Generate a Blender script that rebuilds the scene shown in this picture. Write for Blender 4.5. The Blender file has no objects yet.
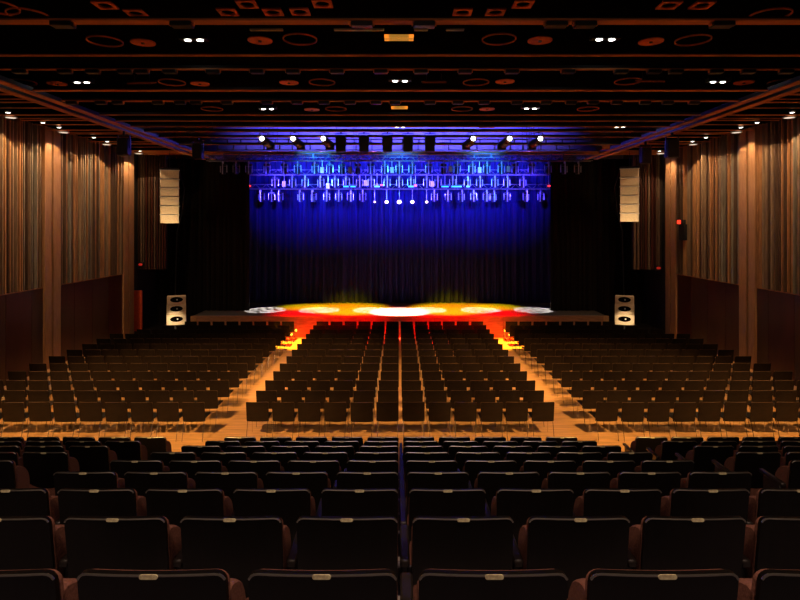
import bpy, bmesh, math, random
from mathutils import Vector, Matrix
R = math.radians
random.seed(7)
SC = bpy.context.scene
COL = SC.collection

# ------------------------------------------------------------------ camera, world, exposure
F = 573.0; CX = -0.03; CZ = 4.55; VX = 399.0; VY = 227.0
cam_d = bpy.data.cameras.new('camera'); cam = bpy.data.objects.new('camera', cam_d); COL.objects.link(cam)
cam.location = (CX, 0, CZ); cam.rotation_euler = (R(90), 0, 0)
cam_d.sensor_width = 36; cam_d.lens = F/800*36
cam_d.shift_x = (400-VX)/800; cam_d.shift_y = -(300-VY)/800
cam_d.clip_start = 0.05; cam_d.clip_end = 200
SC.camera = cam
w = bpy.data.worlds.new('world'); SC.world = w; w.use_nodes = True
w.node_tree.nodes['Background'].inputs[0].default_value = (0.01, 0.008, 0.006, 1)
w.node_tree.nodes['Background'].inputs[1].default_value = 0.1
SC.view_settings.view_transform = 'Standard'; SC.view_settings.look = 'None'
SC.view_settings.gamma = 1; SC.view_settings.exposure = 0.0; SC.view_settings.use_curve_mapping = False
SC.cycles.max_bounces = 6; SC.cycles.diffuse_bounces = 4; SC.cycles.sample_clamp_indirect = 3.0
SC.cycles.use_light_tree = True

def WX(px, D): return CX + (px-VX)*D/F
def WZ(py, D): return CZ - (py-VY)*D/F
def DH(py, z): return (z-CZ)*F/(VY-py)         # distance at which a thing at height z shows at row py

def spot(loc, to, power, color, size=60, blend=0.5, radius=0.05, gobo=None):
    d = bpy.data.lights.new('spot', 'SPOT'); d.energy = power; d.color = color
    d.spot_size = R(size); d.spot_blend = blend; d.shadow_soft_size = radius
    o = bpy.data.objects.new('spot_light', d); COL.objects.link(o); o.location = loc
    o.rotation_euler = (Vector(to)-Vector(loc)).to_track_quat('-Z', 'Y').to_euler()
    if gobo:
        d.use_nodes = True; nt = d.node_tree; em = nt.nodes['Emission']
        tc = nt.nodes.new('ShaderNodeTexCoord'); sep = nt.nodes.new('ShaderNodeSeparateXYZ')
        nt.links.new(tc.outputs['Normal'], sep.inputs[0])
        cb = nt.nodes.new('ShaderNodeCombineXYZ')
        for i, ax in enumerate('XY'):
            dv = nt.nodes.new('ShaderNodeMath'); dv.operation = 'DIVIDE'
            nt.links.new(sep.outputs[ax], dv.inputs[0]); nt.links.new(sep.outputs['Z'], dv.inputs[1])
            nt.links.new(dv.outputs[0], cb.inputs[i])
        vo = nt.nodes.new('ShaderNodeTexNoise'); vo.inputs['Scale'].default_value = gobo; vo.inputs['Detail'].default_value = 2
        nt.links.new(cb.outputs[0], vo.inputs['Vector'])
        rp = nt.nodes.new('ShaderNodeMapRange'); rp.inputs[1].default_value = 0.47; rp.inputs[2].default_value = 0.52
        rp.inputs[3].default_value = 0.0; rp.inputs[4].default_value = 1.0
        nt.links.new(vo.outputs[0], rp.inputs[0]); nt.links.new(rp.outputs[0], em.inputs['Strength'])
    return o
def area(loc, to, power, color, sx, sy, spread=180):
    d = bpy.data.lights.new('area', 'AREA'); d.shape = 'RECTANGLE'; d.size = sx; d.size_y = sy; d.energy = power; d.color = color
    d.spread = R(spread)
    o = bpy.data.objects.new('area_light', d); COL.objects.link(o); o.location = loc
    o.rotation_euler = (Vector(to)-Vector(loc)).to_track_quat('-Z', 'Y').to_euler()
    return o

WARM = (1.0, 0.54, 0.18); AMB = (1.0, 0.50, 0.18); BLUE = (0.06, 0.04, 1.0)
# house lights over the flat floor, plus added aisle and centre spots
for s in (-1, 1):
    for tx in (2.6, 7.4):
        spot((s*(tx+3.2), 4.2, 7.5), (s*tx, 13.4, 0), 8600, WARM, 33, 0.8, 0.05)
        spot((s*(tx+2.6), 9.4, 7.5), (s*tx, 17.2 if tx < 5 else 16.2, 0), 4200, WARM, 32, 0.9, 0.05)
    spot((s*3.9, 16.0, 7.5), (s*3.7, 17.8, 0), 2600, WARM, 52, 0.8, 0.04)  # added spot that brightens the aisle floor
spot((0, 15.5, 7.5), (0, 16.5, 0), 1500, WARM, 55, 0.9, 0.04)  # added spot that brightens the gap between the centre chairs
# added dim fill light over the raked seats, without a fixture
area((0, 1.0, 7.5), (0, 4.0, 0), 160, (1.0, 0.66, 0.48), 8, 0.5, 150)
# stage wash
for s in (-1, 1):
    spot((s*2.2, 15.5, 7.4), (s*2.4, 23.9, 0.5), 9000, (1, 0.0, 0.0), 26, 0.8, 0.1)
    spot((s*2.2, 23.2, 6.9), (s*2.6, 24.35, 0.88), 30000, (1, 0.0, 0.0), 56, 0.8, 0.1)
    spot((s*1.0, 23.4, 6.3), (s*2.2, 25.6, 0.88), 13000, (0.9, 0.72, 0.0), 40, 0.6, 0.1)
    spot((s*3.2, 26.9, 6.3), (s*4.4, 26.3, 0.88), 8000, (0.9, 0.72, 0.0), 26, 0.8, 0.1)
    for gx in (1.19, 3.55, 5.9):
        spot((s*gx*0.9, 26.6, 6.0), (s*gx, 25.35, 0.88), 13000, (1, 0.97, 0.95), 19.5, 0.08, 0.01, gobo=24)
spot((0, 24.0, 6.1), (0, 24.75, 0.88), 22000, (1, 0.95, 0.8), 29, 0.15, 0.03)
# aisle heads beside the stage
for s in (-1, 1):
    spot((s*4.5, 21.2, 7.3), (s*4.15, 22.3, 0), 20000, (1, 0.52, 0.04), 21, 0.9, 0.05)
# blue rig light
for x in (-5.5, -3.3, -1.1, 1.1, 3.3, 5.5):
    spot((x, 24.2, 7.9), (x*0.92, 29.5, 9.2), 1800, (0.13, 0.10, 1.0), 84, 0.9, 0.1)
    spot((x, 23.8, 6.2), (x*0.9, 27.6, 6.7), 1750, BLUE, 96, 1.0, 0.1)
for x in (-3.5, 0, 3.5):
    spot((x, 21.6, 7.0), (x, 26.0, 7.15), 1500, (0.03, 0.26, 1.0), 50, 0.9, 0.2)
# light on the hung and standing loudspeakers
for s in (-1, 1):
    spot((s*9.35, 23.0, 3.9), (s*9.62, 24.0, 5.3), 130, (1, 0.68, 0.34), 80, 1.0, 0.05)
    spot((s*8.95, 22.0, 1.05), (s*9.12, 23.2, 0.75), 95, (1, 0.74, 0.42), 46, 0.9, 0.03)

# ------------------------------------------------------------------ materials
def mat(name, col, rough=0.6, metal=0.0, var=0.0, scale=8.0, stretch=(1, 1, 1), bump=0.0, spec=0.5, emit=None, coat=0.0, col2=None):
    m = bpy.data.materials.new(name); m.use_nodes = True; nt = m.node_tree; b = nt.nodes['Principled BSDF']
    b.inputs['Base Color'].default_value = (*col, 1); b.inputs['Roughness'].default_value = rough
    b.inputs['Metallic'].default_value = metal; b.inputs['Specular IOR Level'].default_value = spec
    b.inputs['Coat Weight'].default_value = coat
    if emit:
        b.inputs['Emission Color'].default_value = (*emit[0], 1); b.inputs['Emission Strength'].default_value = emit[1]
    if var > 0 or bump > 0:
        tc = nt.nodes.new('ShaderNodeTexCoord'); mp = nt.nodes.new('ShaderNodeMapping')
        mp.inputs['Scale'].default_value = stretch
        no = nt.nodes.new('ShaderNodeTexNoise'); no.inputs['Scale'].default_value = scale; no.inputs['Detail'].default_value = 4
        nt.links.new(tc.outputs['Object'], mp.inputs[0]); nt.links.new(mp.outputs[0], no.inputs['Vector'])
        if var > 0:
            mx = nt.nodes.new('ShaderNodeMix'); mx.data_type = 'RGBA'
            c2 = col2 or tuple(c*(1-var) for c in col)
            mx.inputs['A'].default_value = (*c2, 1); mx.inputs['B'].default_value = (*(min(1, c*(1+var*0.5)) for c in col), 1)
            mr = nt.nodes.new('ShaderNodeMapRange'); mr.inputs[1].default_value = 0.35; mr.inputs[2].default_value = 0.65
            nt.links.new(no.outputs[0], mr.inputs[0]); nt.links.new(mr.outputs[0], mx.inputs['Factor'])
            nt.links.new(mx.outputs['Result'], b.inputs['Base Color'])
        if bump > 0:
            bp = nt.nodes.new('ShaderNodeBump'); bp.inputs['Strength'].default_value = bump; bp.inputs['Distance'].default_value = 0.01
            nt.links.new(no.outputs[0], bp.inputs['Height']); nt.links.new(bp.outputs[0], b.inputs['Normal'])
    return m
M = {}
M['floor'] = mat('oak_floor', (0.63, 0.34, 0.125), 0.4, var=0.28, scale=3.0, stretch=(0.5, 6, 1), bump=0.03)
M['carpet'] = mat('grey_carpet', (0.17, 0.15, 0.18), 0.95, var=0.3, scale=60, bump=0.3)
M['nosing'] = mat('pale_nosing', (0.55, 0.50, 0.45), 0.4, metal=0.5, var=0.1)
M['ceiling'] = mat('black_ceiling', (0.0025, 0.002, 0.002), 0.95, var=0.3, scale=2, spec=0.0)
M['beam'] = mat('warm_lit_beam', (0.62, 0.22, 0.06), 0.7, var=0.15, scale=3, stretch=(0.3, 3, 3))  # orange of warm bounced light is put into the beam colour
M['slatA'] = mat('slat_taupe', (0.32, 0.22, 0.13), 0.6, var=0.25, scale=4, stretch=(6, 6, 0.6))
M['slatB'] = mat('slat_oak', (0.46, 0.23, 0.09), 0.6, var=0.25, scale=4, stretch=(6, 6, 0.6))
M['slatC'] = mat('slat_dark', (0.12, 0.07, 0.04), 0.6, var=0.25, scale=4, stretch=(6, 6, 0.6))
M['slatD'] = mat('slat_grey', (0.26, 0.23, 0.17), 0.6, var=0.25, scale=4, stretch=(6, 6, 0.6))
M['slatback'] = mat('slat_backing', (0.11, 0.075, 0.045), 0.85, var=0.75, scale=2.2, stretch=(0.2, 7, 0.12), spec=0.1)
M['backing'] = mat('wall_backing', (0.02, 0.012, 0.008), 0.9, var=0.3)
M['pillar'] = mat('pillar_oak', (0.40, 0.21, 0.09), 0.6, var=0.18, scale=5, stretch=(5, 5, 0.5))
M['panelA'] = mat('panel_redbrown', (0.060, 0.012, 0.006), 0.4, var=0.35, scale=1.2, stretch=(1, 1, 0.4))
M['panelB'] = mat('panel_brown', (0.055, 0.024, 0.010), 0.42, var=0.35, scale=1.2, stretch=(1, 1, 0.4))
M['stage'] = mat('stage_deck', (0.08, 0.072, 0.066), 0.85, spec=0.05, var=0.1, scale=6)
M['fascia'] = mat('stage_fascia', (0.34, 0.17, 0.09), 0.55, var=0.25, scale=6, stretch=(0.5, 3, 3))
M['drape'] = mat('black_drape', (0.010, 0.007, 0.006), 0.95, var=0.3, scale=10, stretch=(5, 5, 0.3), spec=0.1)
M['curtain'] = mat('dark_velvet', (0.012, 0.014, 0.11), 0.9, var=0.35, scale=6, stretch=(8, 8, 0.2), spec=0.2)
M['stagewall'] = mat('stage_wall', (0.38, 0.36, 0.42), 0.8, var=0.2, scale=1.5)
M['chair'] = mat('dark_ply', (0.009, 0.005, 0.003), 0.5, spec=0.15, var=0.3, scale=10, stretch=(1, 1, 3))
M['plyedge'] = mat('ply_edge', (0.16, 0.085, 0.045), 0.6, var=0.2, scale=20)
M['chrome'] = mat('chrome', (0.75, 0.70, 0.62), 0.22, metal=1.0, var=0.05, scale=30)
M['shell'] = mat('black_shell', (0.004, 0.0027, 0.002), 0.4, spec=0.3, var=0.3, scale=5, stretch=(8, 1, 0.5))
M['rim'] = mat('highlight_rim', (0.42, 0.40, 0.36), 0.3, metal=0.9, var=0.1, scale=20)  # pale metal stands in for the highlight along the shell top
M['fabric'] = mat('brown_fabric', (0.20, 0.085, 0.06), 0.9, var=0.25, scale=80, bump=0.4, spec=0.2)
M['brass'] = mat('brass_plate', (0.95, 0.82, 0.50), 0.35, metal=0.2, var=0.35, scale=60)
M['blackmetal'] = mat('black_metal', (0.012, 0.012, 0.014), 0.4, var=0.2, scale=20)
M['arm'] = mat('black_arm', (0.02, 0.015, 0.013), 0.4, var=0.2, scale=20)
M['silver'] = mat('silver_metal', (0.62, 0.62, 0.66), 0.35, metal=0.7, var=0.1, scale=20)
M['trussgrey'] = mat('truss_grey', (0.16, 0.16, 0.19), 0.45, metal=0.5, var=0.2, scale=20)
M['cream'] = mat('lit_cream_grille', (0.72, 0.58, 0.40), 0.6, var=0.15, scale=30)  # strong light on black loudspeakers is put into this pale colour
M['glass'] = mat('dark_lens', (0.05, 0.05, 0.08), 0.1, var=0.05)
M['lampwhite'] = mat('lamp_white', (0.9, 0.9, 0.85), 0.5, emit=((1, 0.97, 0.9), 9), var=0.02)
M['lampwarm'] = mat('lamp_warm', (0.9, 0.8, 0.6), 0.5, emit=((1, 0.72, 0.36), 3), var=0.02)
M['lampdim'] = mat('lamp_dim', (0.9, 0.85, 0.7), 0.5, emit=((1, 0.82, 0.6), 1.1), var=0.02)
M['lampred'] = mat('lamp_red', (0.9, 0.1, 0.1), 0.5, emit=((1, 0.03, 0.01), 2.2), var=0.02)
M['lampreddim'] = mat('lamp_red_dim', (0.4, 0.05, 0.05), 0.5, emit=((1, 0.03, 0.02), 0.25), var=0.02)
M['lampcyan'] = mat('lamp_cyan', (0.1, 0.6, 0.9), 0.5, emit=((0.02, 0.42, 1), 1.6), var=0.02)
M['lampyellow'] = mat('lamp_yellow', (0.9, 0.7, 0.2), 0.5, emit=((1, 0.7, 0.05), 3), var=0.02)
M['orangeframe'] = mat('orange_frame', (0.85, 0.20, 0.04), 0.6, var=0.15)  # red light on the square frames is put into this orange
M['yellowframe'] = mat('yellow_frame', (0.80, 0.48, 0.10), 0.6, var=0.15, emit=((1, 0.45, 0.06), 0.35))  # faint emission stands in for light on the frame
M['palestrip'] = mat('pale_strip', (0.75, 0.70, 0.40), 0.5, var=0.3, scale=4)
M['reddoor'] = mat('red_door', (0.60, 0.07, 0.02), 0.5, var=0.15)

# ------------------------------------------------------------------ mesh helpers
class MB:
    def __init__(s): s.v = []; s.f = []
    def add(s, vs, fs):
        n = len(s.v); s.v += [tuple(v) for v in vs]; s.f += [tuple(i+n for i in f) for f in fs]; return s
    def box(s, x0, x1, y0, y1, z0, z1, rot=None, c=0.0):
        if c <= 0:
            vs = [(x, y, z) for x in (x0, x1) for y in (y0, y1) for z in (z0, z1)]
            fs = [(0, 1, 3, 2), (4, 6, 7, 5), (0, 4, 5, 1), (2, 3, 7, 6), (0, 2, 6, 4), (1, 5, 7, 3)]
        else:
            vs = []
            for z, k in ((z0, c), (z0+c, 0), (z1-c, 0), (z1, c)):
                a0, a1, b0, b1 = x0+k, x1-k, y0+k, y1-k
                vs += [(a0, b0+c*(k == 0), z), (a0+c*(k == 0), b0, z), (a1-c*(k == 0), b0, z), (a1, b0+c*(k == 0), z),
                       (a1, b1-c*(k == 0), z), (a1-c*(k == 0), b1, z), (a0+c*(k == 0), b1, z), (a0, b1-c*(k == 0), z)]
            fs = [tuple(range(7, -1, -1)), tuple(range(24, 32))]
            for l in range(3):
                for i in range(8):
                    j = (i+1) % 8; fs.append((l*8+i, l*8+j, l*8+8+j, l*8+8+i))
        if rot:
            m, p = rot; vs = [m @ (Vector(v)-p) + p for v in vs]
        return s.add(vs, fs)
    def tube(s, pts, r, n=6, cap=True, radii=None):
        pts = [Vector(p) for p in pts]; vs = []; fs = []
        for i, p in enumerate(pts):
            d = (pts[min(i+1, len(pts)-1)]-pts[max(i-1, 0)]).normalized()
            q = d.to_track_quat('Z', 'Y'); rr = radii[i] if radii else r
            for k in range(n):
                a = 2*math.pi*k/n; vs.append(p + q @ Vector((rr*math.cos(a), rr*math.sin(a), 0)))
        for i in range(len(pts)-1):
            for k in range(n):
                l = (k+1) % n; fs.append((i*n+k, i*n+l, i*n+n+l, i*n+n+k))
        if cap: fs += [tuple(range(n-1, -1, -1)), tuple(range((len(pts)-1)*n, len(pts)*n))]
        return s.add(vs, fs)
    def ring(s, c, r0, r1, h, n=28, axis='Z', sy=1.0):
        vs = []; fs = []
        for k in range(n):
            a = 2*math.pi*k/n; ca, sa = math.cos(a), math.sin(a)*sy
            for r, z in ((r0, 0), (r1, 0), (r1, h), (r0, h)):
                p = (r*ca, r*sa, z) if axis == 'Z' else (r*ca, -z, r*sa)
                vs.append((c[0]+p[0], c[1]+p[1], c[2]+p[2]))
        for k in range(n):
            l = (k+1) % n
            for q in range(4):
                t = (q+1) % 4; fs.append((k*4+q, l*4+q, l*4+t, k*4+t))
        return s.add(vs, fs)
    def mesh(s, name='mesh', smooth=True):
        me = bpy.data.meshes.new(name); me.from_pydata(s.v, [], s.f); me.update()
        bm = bmesh.new(); bm.from_mesh(me); bmesh.ops.recalc_face_normals(bm, faces=bm.faces); bm.to_mesh(me); bm.free()
        if smooth:
            me.shade_smooth()
            me.set_sharp_from_angle(angle=R(38))
        return me
def panel(w, z0, z1, r, t, bow=0.0, lean=0.0, n=3, cols=6, horizontal=False, pad=0.0):
    """rounded panel, width along x, thickness along y; bow curves it, lean tips its top towards -y; pad rounds its faces"""
    xs = []
    for k in range(n+1):
        a = math.pi/2*k/n; xs.append((-w/2 + r*(1-math.cos(a)), r*(1-math.sin(a))))
    mid = [(-w/2+r + (w-2*r)*k/cols, 0.0) for k in range(1, cols)]
    left = xs; right = [(-x, d) for x, d in reversed(xs)]
    col = left+mid+right; b = MB(); vs = []; fs = []
    N = len(col); yb = lambda x: bow*(1-(2*x/w)**2)
    rows = [(z0, t*0.5), (z0, 0), (z1, 0), (z1, t*0.5)]
    for x, d in col:
        for (z, y) in ((z0+d, 0), (z1-d, 0), (z1-d, t), (z0+d, t)):
            yy = y + yb(x) + (z-z0)*-lean
            vs.append((x, yy, z) if not horizontal else (x, z, yy))
    for i in range(N-1):
        for q in range(4):
            k = (q+1) % 4; fs.append((i*4+q, i*4+k, i*4+4+k, i*4+4+q))
    fs += [(3, 2, 1, 0), tuple((N-1)*4+q for q in range(4))]
    return b.add(vs, fs)

def tag(o, label=None, cat=None, group=None, kind=None):
    if label: o['label'] = label
    if cat: o['category'] = cat
    if group: o['group'] = group
    if kind: o['kind'] = kind
    return o
def ob(name, me, m=None, parent=None, loc=(0, 0, 0), rot=(0, 0, 0)):
    if isinstance(me, MB): me = me.mesh(name)
    if m is not None and len(me.materials) == 0: me.materials.append(M[m])
    o = bpy.data.objects.new(name, me); COL.objects.link(o); o.location = loc; o.rotation_euler = rot
    if parent: o.parent = parent
    return o
def thing(name, label, cat, loc=(0, 0, 0), rot=(0, 0, 0), group=None):
    o = bpy.data.objects.new(name, None); COL.objects.link(o); o.location = loc; o.rotation_euler = rot; o.empty_display_size = 0.1
    return tag(o, label, cat, group)
def dup(src, loc, rot=None, label=None, scale=None):
    c = src.copy(); COL.objects.link(c); c.location = loc
    if rot is not None: c.rotation_euler = rot
    if scale is not None: c.scale = scale
    if label: c['label'] = label
    for ch in list(src.children):
        d = ch.copy(); COL.objects.link(d); d.parent = c
        for g in list(ch.children):
            e = g.copy(); COL.objects.link(e); e.parent = d
    return c
ORD = ['zeroth', 'first', 'second', 'third', 'fourth', 'fifth', 'sixth', 'seventh', 'eighth', 'ninth', 'tenth', 'eleventh', 'twelfth', 'thirteenth',
       'fourteenth', 'fifteenth', 'sixteenth', 'seventeenth', 'eighteenth', 'nineteenth', 'twentieth', 'twenty-first', 'twenty-second', 'twenty-third', 'twenty-fourth', 'twenty-fifth']
SIDE = {-1: 'left', 1: 'right'}

# ------------------------------------------------------------------ room shell
W = 11.3
o = ob('floor', MB().box(-12, 12, 9.2, 30.5, -0.2, 0), 'floor'); tag(o, kind='structure')
# raked tiers
RD = [1.92+0.91*k for k in range(9)]
def tz(k): return 2.504-0.277*k
for k in range(-5, 9):
    d0 = 1.92+0.91*k-0.14; z = tz(k)
    t = ob('floor_tier', MB().box(-W, W, d0, d0+0.91+0.02, z-0.277 if k < 8 else 0.001, z-0.004), 'carpet'); tag(t, kind='structure')
    if k >= 0:
        ob('nosing', MB().box(-W+0.02, W-0.02, d0+0.87, d0+0.915, z-0.03, z), 'nosing', t)
        for s in (-1, 1):
            a, b = sorted((s*2.93, s*3.72))
            ob('half_step', MB().box(a, b, d0+0.93, d0+1.28, z-0.29, z-0.14), 'carpet', t)
            ob('nosing', MB().box(a, b, d0+1.245, d0+1.285, z-0.165, z-0.135), 'nosing', t)
o = ob('wall_back', MB().box(-12, 12, -3.4, -3.2, -0.2, 9), 'backing'); tag(o, kind='structure')
o = ob('wall_stage', MB().box(-12.2, 12.2, 29.6, 29.8, 0, 10.8), 'stagewall'); tag(o, kind='structure')
for s in (-1, 1):
    a, b = sorted((s*8.62, s*11.5))
    o = ob('floor_wing_shade', MB().box(a, b, 23.75, 29.5, 0.001, 0.03), 'drape'); tag(o, kind='structure')  # black sheet over the wing floor stands in for shade
c = ob('ceiling', MB().box(-12, 12, -3.2, 20.8, 8.25, 8.45).box(-12, 12, 20.7, 20.8, 8.25, 10.7).box(-12, 12, 20.7, 29.8, 10.6, 10.8), 'ceiling'); tag(c, kind='structure')
# beams of the ceiling grid, children of the ceiling
ZB = 7.65
BY = [(22.5, 0.20), (56, 0.07), (70, 0.07), (91, 0.13), (101.5, 0.11), (115.5, 0.06), (121.5, 0.06), (127, 0.06), (132, 0.07), (137.5, 0.07), (145, 0.07)]
BD = []
for py, wd in BY:
    D = DH(py, ZB); BD.append(D)
    b = ob('beam', MB().box(-8.35, 8.35, D-wd/2, D+wd/2, ZB, ZB+0.03), 'beam', c)
    ob('web', MB().box(-8.35, 8.35, D-0.012, D+0.012, ZB+0.03, ZB+0.09), 'blackmetal', c)  # web coloured black so it shows as unlit
for D in (4.2, 6.4):
    ob('beam', MB().box(-8.35, 8.35, D-0.08, D+0.08, ZB, ZB+0.3), 'beam', c)
ob('beam', MB().box(-10.95, 10.95, 24.35, 24.5, ZB-0.02, ZB+0.12), 'beam', c)
for s in (-1, 1):
    for x in (8.5, 8.95):
        ob('beam', MB().box(s*x-0.09, s*x+0.09, 2, 26.2, ZB-0.03, ZB), 'beam', c)
        ob('web', MB().box(s*x-0.02, s*x+0.02, 2, 26.2, ZB, ZB+0.12), 'blackmetal', c)  # black colour stands in for the unlit web
    # narrow slats over the side aisle
    D = 9.0; j = 0
    while D < 24.2:
        a, b = sorted((s*9.06, s*11.25)); wd = (0.05, 0.09, 0.05, 0.12)[j % 4]
        ob('slat', MB().box(a, b, D-wd/2, D+wd/2, ZB+(0.0, 0.06, 0.03, -0.02)[j % 4], ZB+(0.02, 0.08, 0.05, 0.0)[j % 4]), 'beam', c)
        D += (0.62, 0.55, 0.7, 0.6)[j % 4]; j += 1
    a, b = sorted((s*9.06, s*11.4))
    ob('soffit_panel', MB().box(a, b, 2, 24.3, ZB+0.12, ZB+0.2), 'ceiling', c)

# side walls: slat fields over smooth lower panels
rs = random.Random(3)
ZS = 2.64
def make_wall(s):
    name = 'wall_left' if s < 0 else 'wall_right'
    wl = ob(name, MB().box(*sorted((s*11.55, s*11.75)), -3.2, 29.8, -0.2, 10.8), 'backing'); tag(wl, kind='structure')
    def bx(y0, y1, xin, z0, z1, c=0.0): return MB().box(*sorted((s*xin, s*11.56)), y0, y1, z0, z1, c=c)
    # lower panels
    y = 6.0; i = 0
    while y < 24.1:
        y1 = min(y+1.16, 24.24)
        ob('panel', bx(y+0.008, y1-0.008, 11.31, 0.0, ZS, 0.004), ('panelB', 'panelA', 'panelA', 'panelB', 'panelA')[i % 5], wl)
        y = y1; i += 1
    # slats
    for (a, b) in ((9.0, 18.13), (19.02, 23.34)):
        y = a
        while y < b-0.05:
            wd = rs.choice((0.022, 0.03, 0.04)); dep = rs.choice((11.235, 11.25, 11.27, 11.29))
            m = rs.choice(('slatA', 'slatB', 'slatA', 'slatC', 'slatD', 'slatB'))
            ob('slat', bx(y, y+wd, dep, ZS+rs.uniform(-0.01, 0.01), 7.75), m, wl)
            y += wd+rs.choice((0.085, 0.10, 0.115))
        ob('slat_backing', bx(a, b, 11.345, ZS, 7.74), 'slatback', wl)
        ob('ledge', bx(a, b, 11.30, ZS-0.03, ZS), 'slatB', wl)
    # double pillars
    for (a, b) in ((18.15, 18.5), (18.61, 19.0), (23.36, 23.74), (23.84, 24.25)):
        ob('pillar', bx(a, b, 11.24, 0, 7.75, 0.008), 'pillar', wl)
    # return wall beside the stage opening, slats facing the hall
    ob('return_backing', MB().box(*sorted((s*10.2, s*11.5)), 25.1, 25.2, 2.7, 7.9), 'backing', wl)
    x = 10.22
    while x < 11.4:
        wd = rs.choice((0.04, 0.06, 0.09))
        ob('slat', MB().box(*sorted((s*x, s*(x+wd))), 25.0, 25.12, 2.7, 7.9), rs.choice(('panelA', 'slatC', 'panelB')), wl)
        x += wd+rs.choice((0.04, 0.06))
    return wl
for s in (-1, 1): make_wall(s)
o = ob('door_1', MB().box(-11.53, -11.18, 24.86, 24.93, 0, 1.79, c=0.01), 'reddoor'); tag(o, kind='structure')

# stage
SZ = 0.88; SF = 23.6
st = ob('stage_floor', MB().box(-8.55, 8.55, SF+0.02, 29.6, 0.0, SZ), 'stage'); tag(st, kind='structure')
for i in range(12):
    x = -8.55+i*1.425
    ob('fascia_panel', MB().box(x+0.006, x+1.419, SF-0.01, SF+0.02, 0.0, SZ-0.07, c=0.004), 'fascia', st)
ob('edge_trim', MB().box(-8.57, 8.57, SF-0.03, SF+0.04, SZ-0.07, SZ+0.012, c=0.004), 'fascia', st)
for s in (-1, 1):
    ob('end_board', MB().box(*sorted((s*8.36, s*8.6)), SF-0.045, SF-0.02, SZ-0.35, SZ+0.014, c=0.004), 'pillar', st)

# ------------------------------------------------------------------ drapes and curtain
def folds(x0, x1, z0, z1, amp, wl, seed, res=0.035, nz=5, flare=None):
    r = random.Random(seed); vs = []; fs = []; n = int((x1-x0)/res)
    ph = [r.uniform(0, 6.28) for _ in range(4)]
    for j in range(nz):
        t = j/(nz-1); z = z0+(z1-z0)*t
        for i in range(n+1):
            x = x0+(x1-x0)*i/n; u = x*2*math.pi/wl
            y = amp*(math.sin(u+ph[0]+0.9*math.sin(u*0.31+ph[1]))+0.45*math.sin(u*2.3+ph[2])*(1-0.4*t)+0.3*math.sin(u*0.5+ph[3]))
            vs.append((x, y, z))
    for j in range(nz-1):
        for i in range(n):
            a = j*(n+1)+i; fs.append((a, a+1, a+n+2, a+n+1))
    m = MB().add(vs, fs)
    # thickness: a second sheet behind, joined along the edges
    k = len(vs); m.add([(x, y+0.02, z) for x, y, z in vs], [tuple(reversed(f)) for f in fs])
    for j in range(nz-1):
        for i in (0, n):
            a = j*(n+1)+i; b = a+n+1; m.f.append((a, b, b+k, a+k))
    for i in range(n):
        for j in (0, nz-1):
            a = j*(n+1)+i; m.f.append((a, a+1, a+1+k, a+k))
    return m
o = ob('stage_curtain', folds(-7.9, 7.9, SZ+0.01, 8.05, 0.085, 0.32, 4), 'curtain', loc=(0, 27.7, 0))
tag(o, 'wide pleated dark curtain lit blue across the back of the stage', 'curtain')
o = ob('backdrop_pipe', MB().tube([(-8, 0, 0), (8, 0, 0)], 0.03, 8), 'blackmetal', loc=(0, 27.7, 8.086))
tag(o, 'black pipe along the top edge of the blue-lit curtain', 'pipe')
for s in (-1, 1):
    a, b = sorted((s*6.6, s*8.5))
    o = ob('leg_drape', folds(a, b, SZ+0.01, 7.4, 0.035, 0.24, 20+s), 'drape', loc=(0, 25.1, 0))
    tag(o, f'narrow black leg drape at the {SIDE[s]} edge of the blue curtain', 'drape')
    a, b = sorted((s*8.6, s*11.45))
    o = ob('masking_drape', folds(a, b, 0.01, 7.75, 0.05, 0.34, 30+s), 'drape', loc=(0, 26.95, 0))
    tag(o, f'wide black masking drape behind the {SIDE[s]} hung loudspeaker column', 'drape')

# ------------------------------------------------------------------ floor chairs
def chair_meshes():
    d = {}
    d['backrest'] = panel(0.475, 0.385, 0.82, 0.02, 0.014, bow=-0.02, lean=0.16, n=2, cols=5).mesh('backrest')
    d['seat'] = panel(0.46, 0.06, 0.50, 0.04, 0.014, bow=-0.008, n=2, cols=5, horizontal=True).mesh('seat')
    d['frame'] = MB().tube([(-0.20, 0.085, 0.382), (-0.20, 0.16, 0.425), (-0.20, 0.46, 0.425), (0.20, 0.46, 0.425), (0.20, 0.16, 0.425), (0.20, 0.085, 0.382), (-0.20, 0.085, 0.382)], 0.006, 5).mesh('frame')
    d['rear'] = MB().tube([(0, -0.06, 0.005), (0, 0.07, 0.425), (0, 0.06, 0.6)], 0.007, 5).mesh('leg')
    d['front'] = MB().tube([(0, 0.49, 0.005), (0, 0.46, 0.43)], 0.007, 5).mesh('leg')
    for k in ('backrest', 'seat'):
        d[k].materials.append(M['chair']); d[k].materials.append(M['plyedge'])
        for p in d[k].polygons: p.material_index = 1 if p.index % 4 == 1 and p.index < len(d[k].polygons)-2 and k == 'backrest' else 0
    for k in ('frame', 'rear', 'front'): d[k].materials.append(M['chrome'])
    return d
CM = chair_meshes()
def make_chair(loc):
    t = thing('chair', 'x', 'chair', loc, group='dark chairs on the flat floor')
    ob('backrest', CM['backrest'], parent=t, loc=(0, 0.07, 0)); ob('seat', CM['seat'], parent=t, loc=(0, 0.0, 0.44)); ob('seat_frame', CM['frame'], parent=t)
    for x in (-0.215, 0.215):
        ob('leg', CM['rear'], parent=t, loc=(x, 0, 0)); ob('leg', CM['front'], parent=t, loc=(x, 0, 0))
    return t
rj = random.Random(5)
chair0 = make_chair((0, 0, 0)); used = False
far = MB()
def bake(dst, me, off):
    dst.add([Vector(v.co)+Vector(off) for v in me.vertices], [tuple(p.vertices) for p in me.polygons])
far_wood, far_chrome = MB(), MB()
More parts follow.
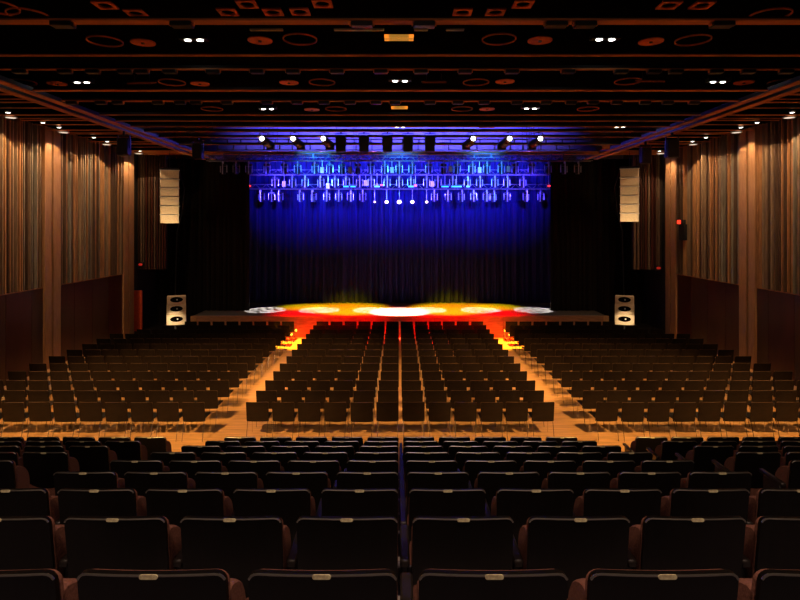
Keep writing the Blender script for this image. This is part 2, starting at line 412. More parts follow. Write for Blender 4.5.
for i in range(13):
    D = 12.2+0.87*i
    spots = []
    for j in range(6):
        for s in (-1, 1): spots.append((s*(0.2775+0.555*j), 'centre', s, j+1))
    n = {10: 10, 11: 9, 12: 8}.get(i, 11)
    for j in range(n):
        for s in (-1, 1): spots.append((s*(4.18+0.235+0.55*j), 'side', s, j+1))
    for x, blk, s, q in spots:
        loc = (x+rj.uniform(-0.008, 0.008), D+rj.uniform(-0.015, 0.015), 0)
        if i <= 8:
            row = 'row nearest the tiers' if i == 0 else f'{ORD[i+1]} row from the tiers'
            if blk == 'centre': lab = f'dark chair, {row}, {ORD[q]} chair {SIDE[s]} of the centre gap'
            else:
                lab = f'dark chair, {SIDE[s]} block, {row}, {ORD[q]} from the aisle' if q < n else f'dark chair, {SIDE[s]} block, {row}, at the wall end'
            if not used: chair0.location = loc; chair0['label'] = lab; used = True
            else: dup(chair0, loc, (0, 0, rj.uniform(-0.02, 0.02)), lab)
        else:
            bake(far_wood, CM['backrest'], (loc[0], loc[1]+0.065, 0)); bake(far_wood, CM['seat'], (loc[0], loc[1], 0.44))
            bake(far_chrome, CM['frame'], loc)
            for dx in (-0.215, 0.215):
                bake(far_chrome, CM['rear'], (loc[0]+dx, loc[1], 0)); bake(far_chrome, CM['front'], (loc[0]+dx, loc[1], 0))
nw = len(far_wood.f); far_wood.add(far_chrome.v, far_chrome.f)
me = far_wood.mesh('chair'); me.materials.append(M['chair']); me.materials.append(M['chrome'])
# chrome faces are the last ones added
me.polygons.foreach_set('material_index', [0 if k < nw else 1 for k in range(len(me.polygons))])
o = ob('chair', me); tag(o, 'dark chairs in the four rows right in front of the stage', 'chair', kind='stuff')

# ------------------------------------------------------------------ raked theatre seats
def seat_meshes():
    d = {}
    d['shell'] = panel(0.50, 0.36, 0.888, 0.035, 0.022, bow=-0.012, lean=0.14, n=4, cols=8).mesh('back_shell')
    d['pad'] = panel(0.500, 0.40, 0.874, 0.04, 0.018, bow=-0.012, lean=0.14, n=4, cols=8)
    # round the pad's upper front edge by an extra roll along the top
    d['pad'] = d['pad'].mesh('back_pad')
    zt = 0.888; yy = lambda x, z: -0.012*(1-(2*x/0.50)**2) - (z-0.36)*0.14
    pts = []
    for k in range(5):
        a = math.pi/2*k/4; x = -0.25+0.035*(1-math.cos(a)); z = zt-0.004-0.035*(1-math.sin(a)); pts.append((x, yy(x, z), z))
    for k in range(1, 8): x = -0.215+0.43*k/8; pts.append((x, yy(x, zt-0.004), zt-0.004))
    pts += [(-x, y, z) for x, y, z in reversed(pts[:5])]
    pts = pts[1:-1]
    d['rim'] = MB().tube(pts, 0.0045, 6).mesh('rim')  # thin tube shaped as the highlight line on the shell
    yp = yy(0, zt-0.012)
    d['plate'] = panel(0.062, -0.008, 0.008, 0.0075, 0.004, n=3, cols=2).mesh('number_plate')
    d['plate_pos'] = (0, yp-0.0105, zt-0.004)
    # tipped-up cushion: profile in y-z swept across x with softened ends
    prof = [(0.05, 0.36), (0.05, 0.50), (0.045, 0.66), (0.04, 0.77), (0.05, 0.80), (0.08, 0.803), (0.12, 0.79), (0.17, 0.765), (0.215, 0.73),
            (0.25, 0.68), (0.27, 0.62), (0.275, 0.55), (0.26, 0.47), (0.22, 0.40), (0.16, 0.36), (0.10, 0.345)]
    m = MB(); vs = []; fs = []
    ends = [(-0.25, 0.86), (-0.243, 0.95), (-0.225, 1.0), (0.225, 1.0), (0.243, 0.95), (0.25, 0.86)]
    for x, kx in ends:
        for y, z in prof: vs.append((x, 0.15+(y-0.15)*(0.5+0.5*kx), 0.58+(z-0.58)*(0.4*kx+0.6)))
    for i in range(len(ends)-1):
        for k in range(16):
            l = (k+1) % 16; fs.append((i*16+k, i*16+l, i*16+16+l, i*16+16+k))
    fs += [tuple(range(15, -1, -1)), tuple(range(80, 96))]
    d['cushion'] = m.add(vs, fs).mesh('seat_cushion')
    d['arm'] = MB().box(-0.025, 0.025, 0.06, 0.42, 0.60, 0.64, c=0.008).box(-0.018, 0.018, 0.10, 0.36, 0.0, 0.60, c=0.006).mesh('armrest')
    d['foot'] = MB().box(-0.2, 0.2, 0.12, 0.18, 0.30, 0.36).box(-0.03, 0.03, 0.10, 0.24, 0, 0.36).mesh('stand')
    for k, m in (('shell', 'shell'), ('pad', 'fabric'), ('rim', 'rim'), ('plate', 'brass'), ('cushion', 'fabric'), ('arm', 'arm'), ('foot', 'blackmetal')):
        d[k].materials.append(M[m])
    return d
SM = seat_meshes()
def make_seat():
    t = thing('theatre_seat', 'x', 'theatre seat', group='tip-up seats on the tiers')
    sh = ob('back_shell', SM['shell'], parent=t, loc=(0, 0.075, 0)); ob('rim', SM['rim'], parent=sh)
    ob('number_plate', SM['plate'], parent=sh, loc=SM['plate_pos'])
    ob('back_pad', SM['pad'], parent=t, loc=(0, 0.097, 0))
    ob('seat_cushion', SM['cushion'], parent=t, loc=(0, 0.0, 0))
    ob('armrest', SM['arm'], parent=t, loc=(0.2875, 0, 0)); ob('stand', SM['foot'], parent=t)
    return t
seat0 = make_seat(); used = False
for k in range(9):
    D = RD[k]; z = tz(k)
    lim = 400*D/F+0.25
    row = 'bottom row of the picture' if k == 0 else f'{ORD[k+1]} row up from the bottom'
    for s in (-1, 1):
        xs = [(0.037+0.25+0.575*j, 'c', j+1) for j in range(5)] + [(3.78+0.255+0.575*j, 's', j+1) for j in range(6)]
        nv = sum(1 for x, b, q in xs if b == 's' and x-0.25 < lim-0.25)
        for x, b, q in xs:
            if x-0.25 > lim-0.25: continue
            if b == 'c': lab = f'black tip-up seat, {row}, {ORD[q]} {SIDE[s]} of the centre gap'
            else: lab = f'black tip-up seat across the {SIDE[s]} aisle, {ORD[k+1]} row from the bottom, {ORD[q]} from aisle'
            xx = s*x
            if not used: sObj = seat0; seat0.location = (xx, D, z); seat0['label'] = lab; used = True
            else: sObj = dup(seat0, (xx, D, z), None, lab)
            if s < 0:      # outer armrest on the outer side
                for ch in sObj.children:
                    if ch.name.startswith('armrest'): ch.location.x = -0.2875

# ------------------------------------------------------------------ ceiling fittings
ZD = 8.25
def twin_light():
    t = thing('ceiling_light', 'x', 'ceiling light', group='twin ceiling lights')
    ob('housing', MB().box(-0.28, 0.28, -0.09, 0.09, 0.0, 0.09, c=0.006), 'blackmetal', t)
    for x in (-0.12, 0.12):
        l = ob('lamp', MB().ring((x, 0, -0.012), 0.0, 0.062, 0.014, 14, sy=0.85), 'lampwhite', t)
    return t
tw = twin_light(); first = True
ZT = 8.16
for (px, py, where) in ((194, 40, 'high on the left'), (605.5, 39.5, 'high on the right'), (82, 82.5, 'far left near the diagonal beam'), (718, 82, 'far right near the diagonal beam'),
                 (400, 81, 'in the middle'), (267.5, 109, 'left of the middle'), (530.5, 108.5, 'right of the middle'),
                 (400, 127, 'middle of the hall before the blue light'), (178, 126.5, 'left beyond the dark beams'), (620, 127, 'right beyond the dark beams')):
    D = DH(py, ZT); loc = (WX(px, D), D, ZT)
    rown = {82.5: 'second', 82: 'second', 81: 'second', 40: 'first', 39.5: 'first', 109: 'third', 108.5: 'third'}.get(py, 'fourth')
    lab = f'twin white ceiling light, {where}, {rown} row down'
    if first: tw.location = loc; tw['label'] = lab; first = False
    else: dup(tw, loc, None, lab)

# rings, discs and square frames set under the dark ceiling
def ringthing():
    t = ob('ceiling_ring', MB().ring((0, 0, 0), 0.315, 0.335, 0.03, 36), 'orangeframe'); return tag(t, 'x', 'ceiling fitting', 'thin round ceiling rings')
def discthing():
    t = thing('ceiling_diffuser', 'x', 'ceiling vent', group='round ceiling discs')
    ob('plate', MB().ring((0, 0, 0), 0.04, 0.24, 0.02, 28), 'orangeframe', t); ob('hub', MB().ring((0, 0, -0.02), 0.0, 0.035, 0.03, 12), 'blackmetal', t); return t
def sqthing():
    m = MB(); n = 28; vs = []; fs = []
    for k in range(n):
        a = 2*math.pi*k/n+math.pi/4; ca, sa = math.cos(a), math.sin(a); q = 0.16/max(abs(ca), abs(sa))
        for r, z in ((0.115, 0), (q, 0), (q, 0.03), (0.115, 0.03)):
            vs.append((r*ca, r*sa, z))
    for k in range(n):
        l = (k+1) % n
        for q in range(4):
            t2 = (q+1) % 4; fs.append((k*4+q, l*4+q, l*4+t2, k*4+t2))
    t = ob('speaker_frame', m.add(vs, fs), 'orangeframe'); return tag(t, 'x', 'ceiling fitting', 'square frames with round openings')
def place(maker, items, z, fmt):
    src = maker(); f = True
    for it in items:
        px, py = it[0], it[1]; D = DH(py, z); loc = (WX(px, D), D, z); lab = fmt.format(it[2])
        if f: src.location = loc; src['label'] = lab; f = False
        else: dup(src, loc, None, lab)
place(ringthing, [(105, 42, 'far left, first row'), (300, 40, 'left of the yellow frame'), (499, 40, 'right of the yellow frame'), (693, 41, 'far right, first row'),
                  (22, 83, 'far left, second row'), (172, 83, 'left, second row'), (322, 83, 'left of the middle, second row'), (476, 83, 'right of the middle, second row'),
                  (628, 82, 'right, second row'), (782, 83, 'far right, second row'),
                  (212, 109.5, 'left, third row'), (336, 109.5, 'left of the middle, third row'), (462, 109.5, 'right of the middle, third row'), (588, 109.5, 'right, third row'),
                  (-3, 8, 'top left corner'), (28, 16, 'just below the top left corner'), (770, 16, 'top right corner')], 8.21, 'thin orange ring on the dark ceiling, {}')
place(discthing, [(143, 43, 'left, first row'), (260, 41, 'beside the left ring of the first row'), (540, 41, 'beside the right ring of the first row'), (651, 42, 'right, first row'),
                  (289, 83, 'left of the middle, second row'), (505, 82, 'right of the middle, second row'), (200, 84, 'left, second row'), (744, 83, 'far right, second row'), (57, 84, 'far left, second row'),
                  (312, 110, 'left of the middle, third row'), (487, 109.5, 'right of the middle, third row')], 8.22, 'flat orange round disc on the dark ceiling, {}')
place(sqthing, [(273, 13, 'left pair, outer one'), (300, 12.5, 'left pair, inner one'), (322.5, 4.5, 'above and inside the left pair'), (462.5, 13, 'right pair, inner one'), (495.5, 13, 'right pair, outer one'),
                (523, 5, 'above and outside the right pair'), (105, 6, 'far left at the top'), (247, 5, 'top, above the left pair'), (136, 14, 'left, dim'), (228, 13, 'dim, beside the left pair'),
                (669, 6, 'right at the top, dim'), (702, 6, 'far right at the top, dim')], 8.21, 'small orange square frame, {}')
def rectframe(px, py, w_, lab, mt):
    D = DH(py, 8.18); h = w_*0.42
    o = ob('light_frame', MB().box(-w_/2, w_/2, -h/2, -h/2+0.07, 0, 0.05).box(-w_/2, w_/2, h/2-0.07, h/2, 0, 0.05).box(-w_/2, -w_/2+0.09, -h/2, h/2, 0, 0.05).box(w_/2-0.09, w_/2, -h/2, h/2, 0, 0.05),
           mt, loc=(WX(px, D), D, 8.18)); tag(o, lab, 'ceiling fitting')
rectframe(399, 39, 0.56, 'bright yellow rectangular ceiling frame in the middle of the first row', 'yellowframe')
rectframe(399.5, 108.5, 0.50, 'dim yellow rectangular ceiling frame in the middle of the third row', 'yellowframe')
for px, py, lab in ((434, 82, 'tilted orange-brown ceiling panel just right of the middle'), (142, 83, 'tilted orange-brown ceiling panel at the left'), (650, 81, 'tilted orange-brown ceiling panel at the right'),
                    (486, 127, 'small orange panel hanging before the blue light')):
    D = DH(py, 8.05); m = Matrix.Rotation(R(18), 3, 'X')
    wd = 0.26 if py > 100 else 0.29
    o = thing('sound_panel', lab, 'panel', (WX(px, D), D, 8.05))
    ob('board', MB().box(-wd, wd, -0.16, 0.16, -0.015, 0.015, rot=(m, Vector((0, 0, 0)))), 'orangeframe', o)
    ob('hanger', MB().tube([(-0.18, 0, 0), (-0.18, 0, 0.2)], 0.008).tube([(0.18, 0, 0), (0.18, 0, 0.2)], 0.008), 'blackmetal', o)
# orange-red glowing small panel at the right, near the diagonal beam
D = BD[10]
o = ob('glowing_panel', MB().box(-0.15, 0.15, -0.02, 0.02, -0.1, 0.1, c=0.01).box(-0.01, 0.01, -0.01, 0.01, 0.1, ZB-WZ(147, D)), 'orangeframe', loc=(WX(606, D), D, WZ(147, D))); tag(o, 'small orange-red box hanging beside the right diagonal beam', 'light')
# dark housings sitting under the beams
def housing():
    t = thing('spotlight_housing', 'x', 'spotlight', group='black spotlight housings under the ceiling beams')
    ob('box', MB().box(-0.13, 0.13, -0.07, 0.07, -0.07, 0.0, c=0.01), 'blackmetal', t)
    ob('bracket', MB().box(-0.15, -0.135, -0.02, 0.02, -0.05, 0.0).box(0.135, 0.15, -0.02, 0.02, -0.05, 0.0), 'beam', t)
    return t
hz = housing(); first = True
for bi, name_, pxs in ((0, 'first', (63, 182, 362, 424, 556, 585, 722)),
                       (2, 'third', (20, 65, 93, 125, 142, 170, 213, 257, 293, 337, 381, 421, 465, 512, 568, 621, 654, 676, 716, 748, 786)),
                       (4, 'fifth', (72, 101, 118, 158, 180, 196, 227, 267, 297, 324, 350, 376, 395, 430, 458, 484, 517, 546, 571, 593, 617, 645, 668, 694))):
    D = BD[bi]
    for q, px in enumerate(pxs):
        lab = f'black spotlight housing under the {name_} orange ceiling beam, {ORD[q+1]} from the left'
        loc = (WX(px, D), D-0.0, ZB); sc_ = (1.25, 1.3, 1) if bi == 0 else (1, 1, 1)
        if first: hz.location = loc; hz['label'] = lab; hz.scale = sc_; first = False
        else: dup(hz, loc, None, lab, sc_)
# pale strips modelled in place of light reflections, just behind the first beam
D = BD[0]+0.42
for a, b, lab in ((334, 384, 'long pale green reflection strip under the first ceiling beam, left of centre'), (414, 428, 'short pale reflection strip under the first ceiling beam, right of centre'),
                  (250, 283, 'grey reflection strip under the first ceiling beam, at the left'), (446, 464, 'dim reflection strip under the first ceiling beam, farther right')):
    x0, x1 = WX(a, D), WX(b, D)
    o = ob('reflection_strip', MB().box(x0, x1, D-0.03, D+0.03, ZB+0.02, ZB+0.05, c=0.004), 'palestrip'); tag(o, lab, 'strip')

# downlights over the side aisles: they light the slats
big = thing('downlight', 'x', 'ceiling light', group='round downlights along the side walls')
ob('rim', MB().ring((0, 0, 0), 0.13, 0.17, 0.03, 20), 'silver', big); ob('lamp', MB().ring((0, 0, 0.004), 0.0, 0.13, 0.02, 20), 'lampdim', big)
small = thing('downlight', 'x', 'ceiling light', group='small downlights along the side walls')
ob('rim', MB().ring((0, 0, 0), 0.055, 0.075, 0.04, 14), 'silver', small); ob('lamp', MB().ring((0, 0, 0.004), 0.0, 0.055, 0.02, 14), 'lampwhite', small)
b1 = s1 = True
for s in (-1, 1):
    for q, D in enumerate((15.9, 18.4, 21.1, 23.7)):
        loc = (s*10.8, D, 7.58); lab = f'wide dim round downlight along the {SIDE[s]} wall, {ORD[q+1]} from the picture edge'
        if b1: big.location = loc; big['label'] = lab; b1 = False
        else: dup(big, loc, None, lab)
    for D in (10.8, 13.3, 15.9, 18.4, 21.1, 23.7):
        spot((s*10.75, D, 7.5), (s*10.9, D, 2.2), 90, (1, 0.64, 0.36), 122, 0.08, 0.02)
        if D < 23: spot((s*9.5, D, 7.4), (s*11.4, D, 3.6), 80, (1, 0.64, 0.38), 74, 0.7, 0.06)  # added wash spot without a fixture, evens the light down the slats
    for q, D in enumerate((15.3, 16.8, 17.6, 19.6, 20.5, 23.1)):
        loc = (s*10.47, D, 7.60); lab = f'small bright downlight along the {SIDE[s]} wall, {ORD[q+1]} from the picture edge'
        if s1: small.location = loc; small['label'] = lab; s1 = False
        else: dup(small, loc, None, lab)
        spot((s*10.6, D, 7.5), (s*10.9, D, 0.6), 60, (1, 0.62, 0.33), 116, 0.08, 0.01)

# ------------------------------------------------------------------ stage lighting rig
TR = [(24.6, 160.5, -8.3, 8.3), (25.5, 174.5, -6.72, 6.72), (26.3, 189, -6.9, 6.9)]
names = ['top', 'middle', 'lowest']
TZ = []
for (D, py, x0, x1), nm in zip(TR, names):
    z = WZ(py, D); TZ.append(z)
    t = thing('lighting_truss', f'long {nm} lighting truss hanging over the stage', 'truss', (0, D, z))
    ob('rail', MB().tube([(x0, 0, 0), (x1, 0, 0)], 0.028, 8), 'trussgrey', t)
    ob('rail', MB().tube([(x0, 0.3, 0.0), (x1, 0.3, 0.0)], 0.022, 8), 'trussgrey', t)
    ob('rail', MB().tube([(x0, 0.15, 0.22), (x1, 0.15, 0.22)], 0.022, 8), 'trussgrey', t)
    L = MB(); n = int((x1-x0)/0.5)
    for i in range(n):
        xa = x0+i*0.5; L.tube([(xa, 0, 0), (xa+0.25, 0.15, 0.22), (xa+0.5, 0.3, 0)], 0.011, 4)
        L.tube([(xa, 0.3, 0), (xa+0.25, 0.15, 0.22), (xa+0.5, 0.0, 0)], 0.011, 4)
    ob('lattice', L, 'trussgrey', t)
    for x in (-6, -2, 2, 6):
        ob('hanging_cable', MB().tube([(x, 0.15, 0.22), (x, 0.15, 10.6-z)], 0.008, 5), 'blackmetal', t)
def make_mover(sc=1.0):
    t = thing('moving_light', 'x', 'stage light', group='moving stage lights on the rig')
    ob('clamp', MB().box(-0.03, 0.03, -0.03, 0.03, -0.06, 0.03, c=0.006).tube([(0, 0, 0.03), (0, 0, 0.05)], 0.02), 'silver', t)
    ob('stem', MB().tube([(0, -0.06, 0.02), (0, -0.06, -0.50)], 0.024, 8), 'silver', t)
    ob('base', MB().box(-0.13, 0.13, 0.0, 0.20, -0.16, -0.05, c=0.012), 'blackmetal', t)
    ob('yoke', MB().box(-0.15, -0.128, 0.06, 0.12, -0.42, -0.12).box(0.128, 0.15, 0.06, 0.12, -0.42, -0.12), 'silver', t)
    h = ob('head', MB().tube([(0, 0.09, -0.22), (0, 0.085, -0.36), (0, 0.06, -0.50)], 0.1, 12, radii=[0.085, 0.105, 0.09]), 'blackmetal', t)
    ob('lens', MB().ring((0, 0.06, -0.512), 0.0, 0.07, 0.012, 12), 'glass', h)
    return t
mv = make_mover(); first = True
def mir(a): return a
ROWS = [
    [223, 236, 248.7, 266.4, 284, 297.6, 314.7, 329.6, 342, 358, 370.7, 384.7, 399.3, 412.3, 428.7, 443.6, 457.3, 472.4, 487, 501.6, 515.6, 532, 548.4, 564.7, 578.3],
    [275, 292.4, 305, 320.4, 335, 346, 359.6, 371.3, 387.2, 399.3, 410.8, 426.7, 438, 452.7, 467.7, 480, 495, 507.3, 523.3],
    [260.7, 271.6, 279.3, 300, 312.7, 326.7, 338.7, 350.7, 362.7, 434.3, 448, 462, 473.7, 486.7, 494, 507.3, 526.7, 540.5]]
for ri, (row, (D, py, a, b)) in enumerate(zip(ROWS, TR)):
    for q, px in enumerate(row):
        loc = (WX(px, D), D, TZ[ri]-0.083)
        lab = f'small stage light under the {names[ri]} lighting truss, {ORD[q+1]} from its left end'
        rz = rj.uniform(-0.5, 0.5)*(1 if ri == 2 else 0.3)
        if first: mv.location = loc; mv['label'] = lab; first = False
        else: dup(mv, loc, (0, 0, rz), lab)
# lit lamps on the lowest truss
D = 26.18
for q, (px, r_, pos) in enumerate(((374.7, 0.045, 'at the left end'), (386.7, 0.085, 'second from the left'), (399.3, 0.10, 'middle one'), (412.4, 0.085, 'second from the right'), (426.7, 0.065, 'at the right end'))):
    z = WZ(202, D)
    t = thing('par_lamp', f'glowing warm lamp under the lowest truss, {pos} of five', 'stage light', (WX(px, D), D, z), group='five glowing warm lamps')
    ob('can', MB().tube([(0, 0.28, 0.10), (0, 0.02, 0)], r_, 14, radii=[r_*0.7, r_*1.05]), 'blackmetal', t)
    ob('lamp', MB().ring((0, 0.0, 0), 0.0, r_, 0.02, 16, axis='Y', sy=0.85), 'lampwarm', t)
    ob('yoke', MB().tube([(0, 0.12, 0.05), (0, 0.12, TZ[2]-z-0.027)], 0.012), 'silver', t)
# red indicator lamps
for px, py, D, r_, lab, m in ((249.5, 186, 25.44, 0.07, 'red lamp at the left end of the middle truss', 'lampred'), (549, 186, 25.44, 0.07, 'red lamp at the right end of the middle truss', 'lampred'),
                       (381.6, 185, 25.44, 0.06, 'small red lamp left of centre on the middle truss', 'lampred'), (415.5, 185.5, 25.44, 0.07, 'small red lamp right of centre on the middle truss', 'lampred'),
                       (140.5, 264.5, 24.9, 0.09, 'dim red lamp low on the slatted corner by the left wall', 'lampreddim'), (658.5, 268, 24.9, 0.09, 'dim red lamp low on the slatted corner by the right wall', 'lampreddim')):
    t = thing('red_lamp', lab, 'light', (WX(px, D), D, WZ(py, D)))
    ob('body', MB().box(-r_*1.2, r_*1.2, 0, 0.12, -r_*1.2, r_*1.2, c=0.01), 'blackmetal', t)
    ob('lens', MB().ring((0, 0.0, 0), 0.0, r_, 0.02, 12, axis='Y', sy=0.6), m, t)
    if py < 200: ob('stem', MB().tube([(0, 0.06, 0), (0, 0.06, TZ[1]-WZ(py, D)-0.027)], 0.01), 'silver', t)
# LED battens on the middle truss
for q, (a, b) in enumerate(((343, 349), (350, 356), (374, 380), (408, 414), (441, 449), (451, 462), (466, 470))):
    D = 25.18; x0, x1 = WX(a, D), WX(b, D); z = WZ(186.5, D)
    t = thing('led_batten', f'short glowing cyan batten on the middle truss, {ORD[q+1]} from the left', 'stage light', ((x0+x1)/2, D, z), group='cyan battens')
    h = (x1-x0)/2
    ob('body', MB().box(-h, h, 0, 0.08, -0.05, 0.05, c=0.01), 'blackmetal', t)
    ob('lens', MB().box(-h+0.02, h-0.02, -0.012, 0.0, -0.03, 0.03), 'lampcyan', t)
    ob('hanger', MB().tube([(0, 0.04, 0), (0, 0.04, TZ[1]-z+0.045), (0, 0.33, TZ[1]-z+0.045)], 0.01), 'silver', t)
# pale purple square scoops seen among the rig
for q, (px, py, D) in enumerate(((283.8, 184, 25.42), (327.8, 186, 25.42), (365.5, 183, 25.42), (432.4, 184, 25.42), (322, 170, 24.52), (350, 170, 24.52), (392, 170, 24.52), (450.5, 169, 24.52), (479.7, 170, 24.52), (508.5, 169, 24.52))):
    t = thing('wash_light', 'x', 'stage light', (WX(px, D), D, WZ(py, D)), group='square wash lights')
    t['label'] = (f'pale square wash light on the middle truss, {ORD[q+1]} from the left' if q < 4 else f'pale square wash light on the top truss, {ORD[q-3]} from the left')
    ob('housing', MB().box(-0.085, 0.085, 0, 0.16, -0.14, 0.14, c=0.02), 'blackmetal', t)
    ob('lens', MB().box(-0.075, 0.075, -0.012, 0.0, -0.12, 0.12), 'cream', t)
    ob('bracket', MB().tube([(0, 0.08, 0.1), (0, 0.08, (TZ[1] if q < 4 else TZ[0])-WZ(py, D)-0.027)], 0.012), 'silver', t)

# forward pipes (ladder shaped) in front of the rig with profile spots and black units
for q, (D, py, hh) in enumerate(((22.6, 150, 0.22), (23.4, 157.5, 0.16), (21.8, 143, 0.14))):
    z = WZ(py, D); t = thing('ladder_truss', ('flat ladder truss above the rig, brightly blue', 'flat ladder truss just above the top lighting truss', 'thin ladder truss behind the row of black units')[q], 'truss', (0, D, z))
    x0, x1 = -7.2, 7.2
    ob('rail', MB().tube([(x0, 0, 0), (x1, 0, 0)], 0.022, 8), 'trussgrey', t); ob('rail', MB().tube([(x0, 0, hh), (x1, 0, hh)], 0.022, 8), 'trussgrey', t)
    i = 0; x = x0
    while x < x1:
        ob('rung', MB().box(x, x+0.05, -0.02, 0.02, 0, hh), 'trussgrey', t); x += (0.62, 0.5, 0.7)[i % 3]; i += 1
    ob('hanger', MB().tube([(-5, 0, hh), (-5, 0, 10.6-z)], 0.008, 4), 'blackmetal', t); ob('hanger', MB().tube([(5, 0, hh), (5, 0, 10.6-z)], 0.008, 4), 'blackmetal', t)
D = 19.9
t = thing('hanging_pipe', 'dark pipe carrying the row of white-lensed spotlights', 'pipe', (0, D, WZ(129.5, D)))
ob('pipe', MB().tube([(-7.5, 0, 0), (7.5, 0, 0)], 0.025, 8), 'blackmetal', t)
for x in (-6.5, -2.2, 2.2, 6.5): ob('hanger', MB().tube([(x, 0, 0), (x, 0, 8.25-WZ(129.5, D))], 0.01, 5), 'blackmetal', t)
ZP = WZ(129.5, D)
def profile():
    t = thing('profile_spotlight', 'x', 'stage light', group='profile spotlights with glowing white lenses')
    ob('clamp', MB().box(-0.03, 0.03, -0.03, 0.03, -0.06, 0.03), 'blackmetal', t)
    ob('yoke', MB().box(-0.15, -0.135, -0.02, 0.02, -0.36, -0.06).box(0.135, 0.15, -0.02, 0.02, -0.36, -0.06).box(-0.15, 0.15, -0.02, 0.02, -0.07, -0.055), 'blackmetal', t)
    b = ob('body', MB().tube([(0.16, 0.38, -0.44), (0.05, 0.1, -0.37), (-0.02, -0.14, -0.29)], 0.13, 14, radii=[0.15, 0.14, 0.11]).box(0.02, 0.30, 0.25, 0.5, -0.6, -0.38, c=0.02), 'blackmetal', t)
    ob('lens', MB().ring((0, 0, 0), 0.0, 0.078, 0.02, 20, axis='Y'), 'lampwhite', t, loc=(-0.022, -0.15, -0.285))
    ob('shutter', MB().box(0.03, 0.13, -0.06, 0.0, -0.52, -0.47, c=0.01), 'brass', t)
    return t
pf = profile(); first = True
for q, (px, sg) in enumerate(((263, 1), (294, 1), (324, 1), (471.5, -1), (507.5, -1), (538, -1))):
    loc = (WX(px, D)+0.02, D, ZP-0.057); lab = f'profile spotlight with glowing white lens, {ORD[q%3+1]} from the left in the {"left" if q < 3 else "right"} trio'
    if first: pf.location = loc; pf['label'] = lab; first = False
    else: dup(pf, loc, (0, 0, 0), lab, (sg, 1, 1))
def unit():
    t = thing('hanging_unit', 'x', 'stage light', group='black box units in a row above the stage')
    ob('head', MB().box(-0.165, 0.165, -0.14, 0.16, -0.72, -0.18, c=0.03), 'blackmetal', t)
    ob('yoke', MB().box(-0.19, -0.172, -0.03, 0.03, -0.5, -0.08).box(0.172, 0.19, -0.03, 0.03, -0.5, -0.08).box(-0.19, 0.19, -0.03, 0.03, -0.1, -0.08), 'blackmetal', t)
    ob('clamp', MB().box(-0.03, 0.03, -0.03, 0.03, -0.08, 0.03), 'blackmetal', t)
    return t
un = unit(); first = True
for q, (px, nm, DD, top, sc_) in enumerate(((341, 'first from the left of five', D, ZP, 1), (364, 'second from the left of five', D, ZP, 1), (387.5, 'middle one of five', D, ZP, 1), (408, 'second from the right of five', D, ZP, 1), (430, 'at the right end of five', D, ZP, 1),
            (198, 'alone against the beams, left', 21.0, None, 1), (124, 'bigger one, below the left diagonal beam', 18.3, None, 1.05), (645.5, 'alone against the diagonal beam, right', 20.5, None, 1.05), (672, 'bigger one, below the right diagonal beam', 18.6, None, 1.1))):
    if top is None: DD = BD[9] if px == 198 else DD; loc = (WX(px, DD), DD, 7.615 if px == 198 else 7.58)
    else: loc = (WX(px, DD), DD, top-0.057)
    lab = f'black boxy stage unit hanging from the ceiling, {nm}'
    if first: un.location = loc; un['label'] = lab; first = False
    else: dup(un, loc, (0, 0, 0), lab, (sc_*1.0, sc_, sc_))

# ------------------------------------------------------------------ hung loudspeaker columns
for s in (-1, 1):
    D = 24.0; px = 169.7 if s < 0 else 629.5; py = 170 if s < 0 else 168.5
    zt = WZ(py, D)
    t = thing('loudspeaker_column', f'hung column of six strongly lit loudspeakers, {SIDE[s]} of the stage', 'loudspeaker', (WX(px, D), D, zt), (0, 0, R(-22*s)))
    y = 0.0; z = 0.0; ang = 0.0; hc = 0.375
    for k in range(6):
        ang = (0, 1, 2, 3.5, 6, 9)[k]
        m = Matrix.Rotation(R(ang), 3, 'X'); piv = Vector((0, y, z))
        cb = ob('cabinet', MB().box(-0.365, 0.365, y, y+0.42, z-hc+0.012, z-0.006, rot=(m, piv), c=0.01), 'cream', t)
        ob('rigging', MB().box(-0.40, 0.40, y-0.02, y+0.1, z-0.014, z+0.008, rot=(m, piv)).box(0.325, 0.345, y-0.012, y, z-hc+0.06, z-0.06, rot=(m, piv)), 'silver', cb)
        d = m @ Vector((0, 0, -hc)); y += d.y; z += d.z
    ob('fly_frame', MB().box(-0.37, 0.37, 0, 0.6, 0.01, 0.10, c=0.01), 'blackmetal', t)
    ob('chain', MB().tube([(0, 0.3, 0.1), (0, 0.3, 10.6-zt)], 0.012, 6), 'blackmetal', t)
    ob('cable', MB().tube([(0.35*-s, 0.45, 0.1), (0.6*-s, 0.8, -0.7), (0.5*-s, 1.0, -1.8), (0.3*-s, 1.0, -2.6), (0.2*-s, 1.1, 10-18.6+2.2)], 0.02, 6), 'blackmetal', t)
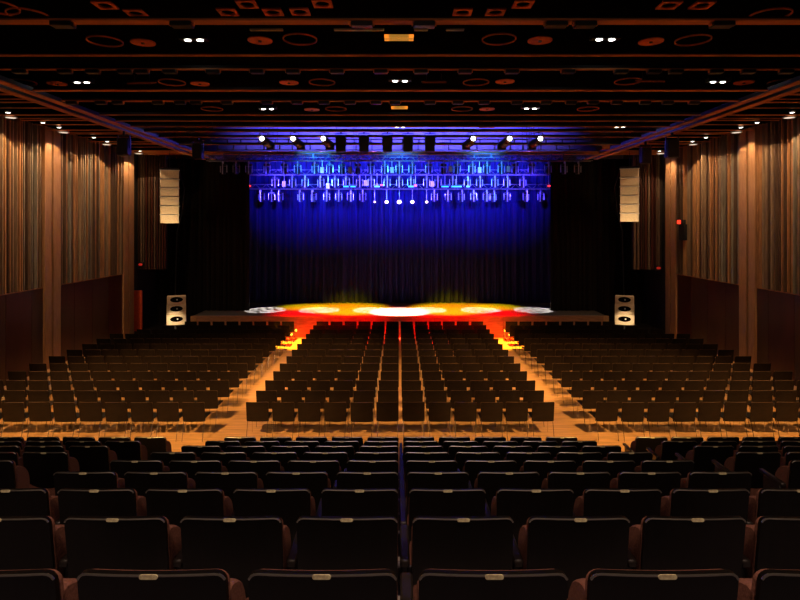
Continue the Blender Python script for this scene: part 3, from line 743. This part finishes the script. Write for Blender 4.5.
# standing loudspeakers
def oval(cx, cz, a, b, dpt=0.03):
    return MB().ring((cx, 0, cz), 0.0, a, dpt, 20, axis='Y', sy=b/a)
for s in (-1, 1):
    D = 23.2; px = 176.5 if s < 0 else 624.5
    t = thing('loudspeaker_stack', f'standing stack of three strongly lit loudspeakers at the {SIDE[s]} end of the stage', 'loudspeaker', (WX(px, D), D, 0), (0, 0, R(-21*s)))
    ob('sub_cabinet', MB().box(-0.45, 0.45, 0.0, 0.35, 0, 0.58, c=0.015), 'blackmetal', t)
    z = 0.58; 
    for k, (hh, wd) in enumerate(((0.44, 0.375), (0.40, 0.37), (0.34, 0.36))):
        cb = ob('cabinet', MB().box(-wd, wd, -0.02, 0.33, z, z+hh-0.008, c=0.02), 'cream', t)
        ob('driver', MB().ring((0, -0.021, z+hh*0.56), 0.0, 0.245, 0.012, 22, axis='Y', sy=0.46), 'ceiling', cb)
        ob('horn', MB().ring((0.02*(1 if k else 2), -0.034, z+hh*0.56), 0.0, 0.03, 0.02, 12, axis='Y'), 'silver', cb)
        ob('rim', MB().ring((0, -0.02, z+hh*0.56), 0.245, 0.26, 0.03, 22, axis='Y', sy=0.46), 'cream', cb)
        z += hh

# little footlights on posts beside the stage aisles
for s in (-1, 1):
    for (px, py, nm) in ((296, 330, 'taller'), (291.5, 334, 'shorter')):
        D = 23.25; ppx = px if s < 0 else 801-px
        zt = WZ(py, D)
        t = thing('footlight', f'{nm} yellow glowing footlight post in the {SIDE[s]} aisle before the stage', 'light', (WX(ppx, D), D, 0))
        ob('foot', MB().tube([(0, 0, 0), (0, 0, 0.02)], 0.07, 12), 'blackmetal', t)
        ob('post', MB().tube([(0, 0, 0.02), (0, 0, zt-0.05)], 0.018, 8), 'chrome', t)
        ob('lamp', MB().tube([(0, 0, zt-0.06), (0, 0, zt-0.02), (0, 0, zt+0.03)], 0.04, 10, radii=[0.025, 0.045, 0.03]), 'lampyellow', t)

# exit sign on the right wall
D = 22.6
t = thing('exit_sign', 'small red lit exit sign fixed on the right slatted wall', 'sign', (11.1, D, WZ(222, D)))
ob('sign_box', MB().box(-0.03, 0.05, -0.28, 0.28, -0.09, 0.09, c=0.008), 'blackmetal', t)
ob('lit_face', MB().box(-0.036, -0.03, -0.02, 0.26, -0.075, 0.075), 'lampred', t)
ob('bracket', MB().box(0.02, 0.12, -0.25, 0.25, -0.72, -0.09, c=0.01), 'blackmetal', t)
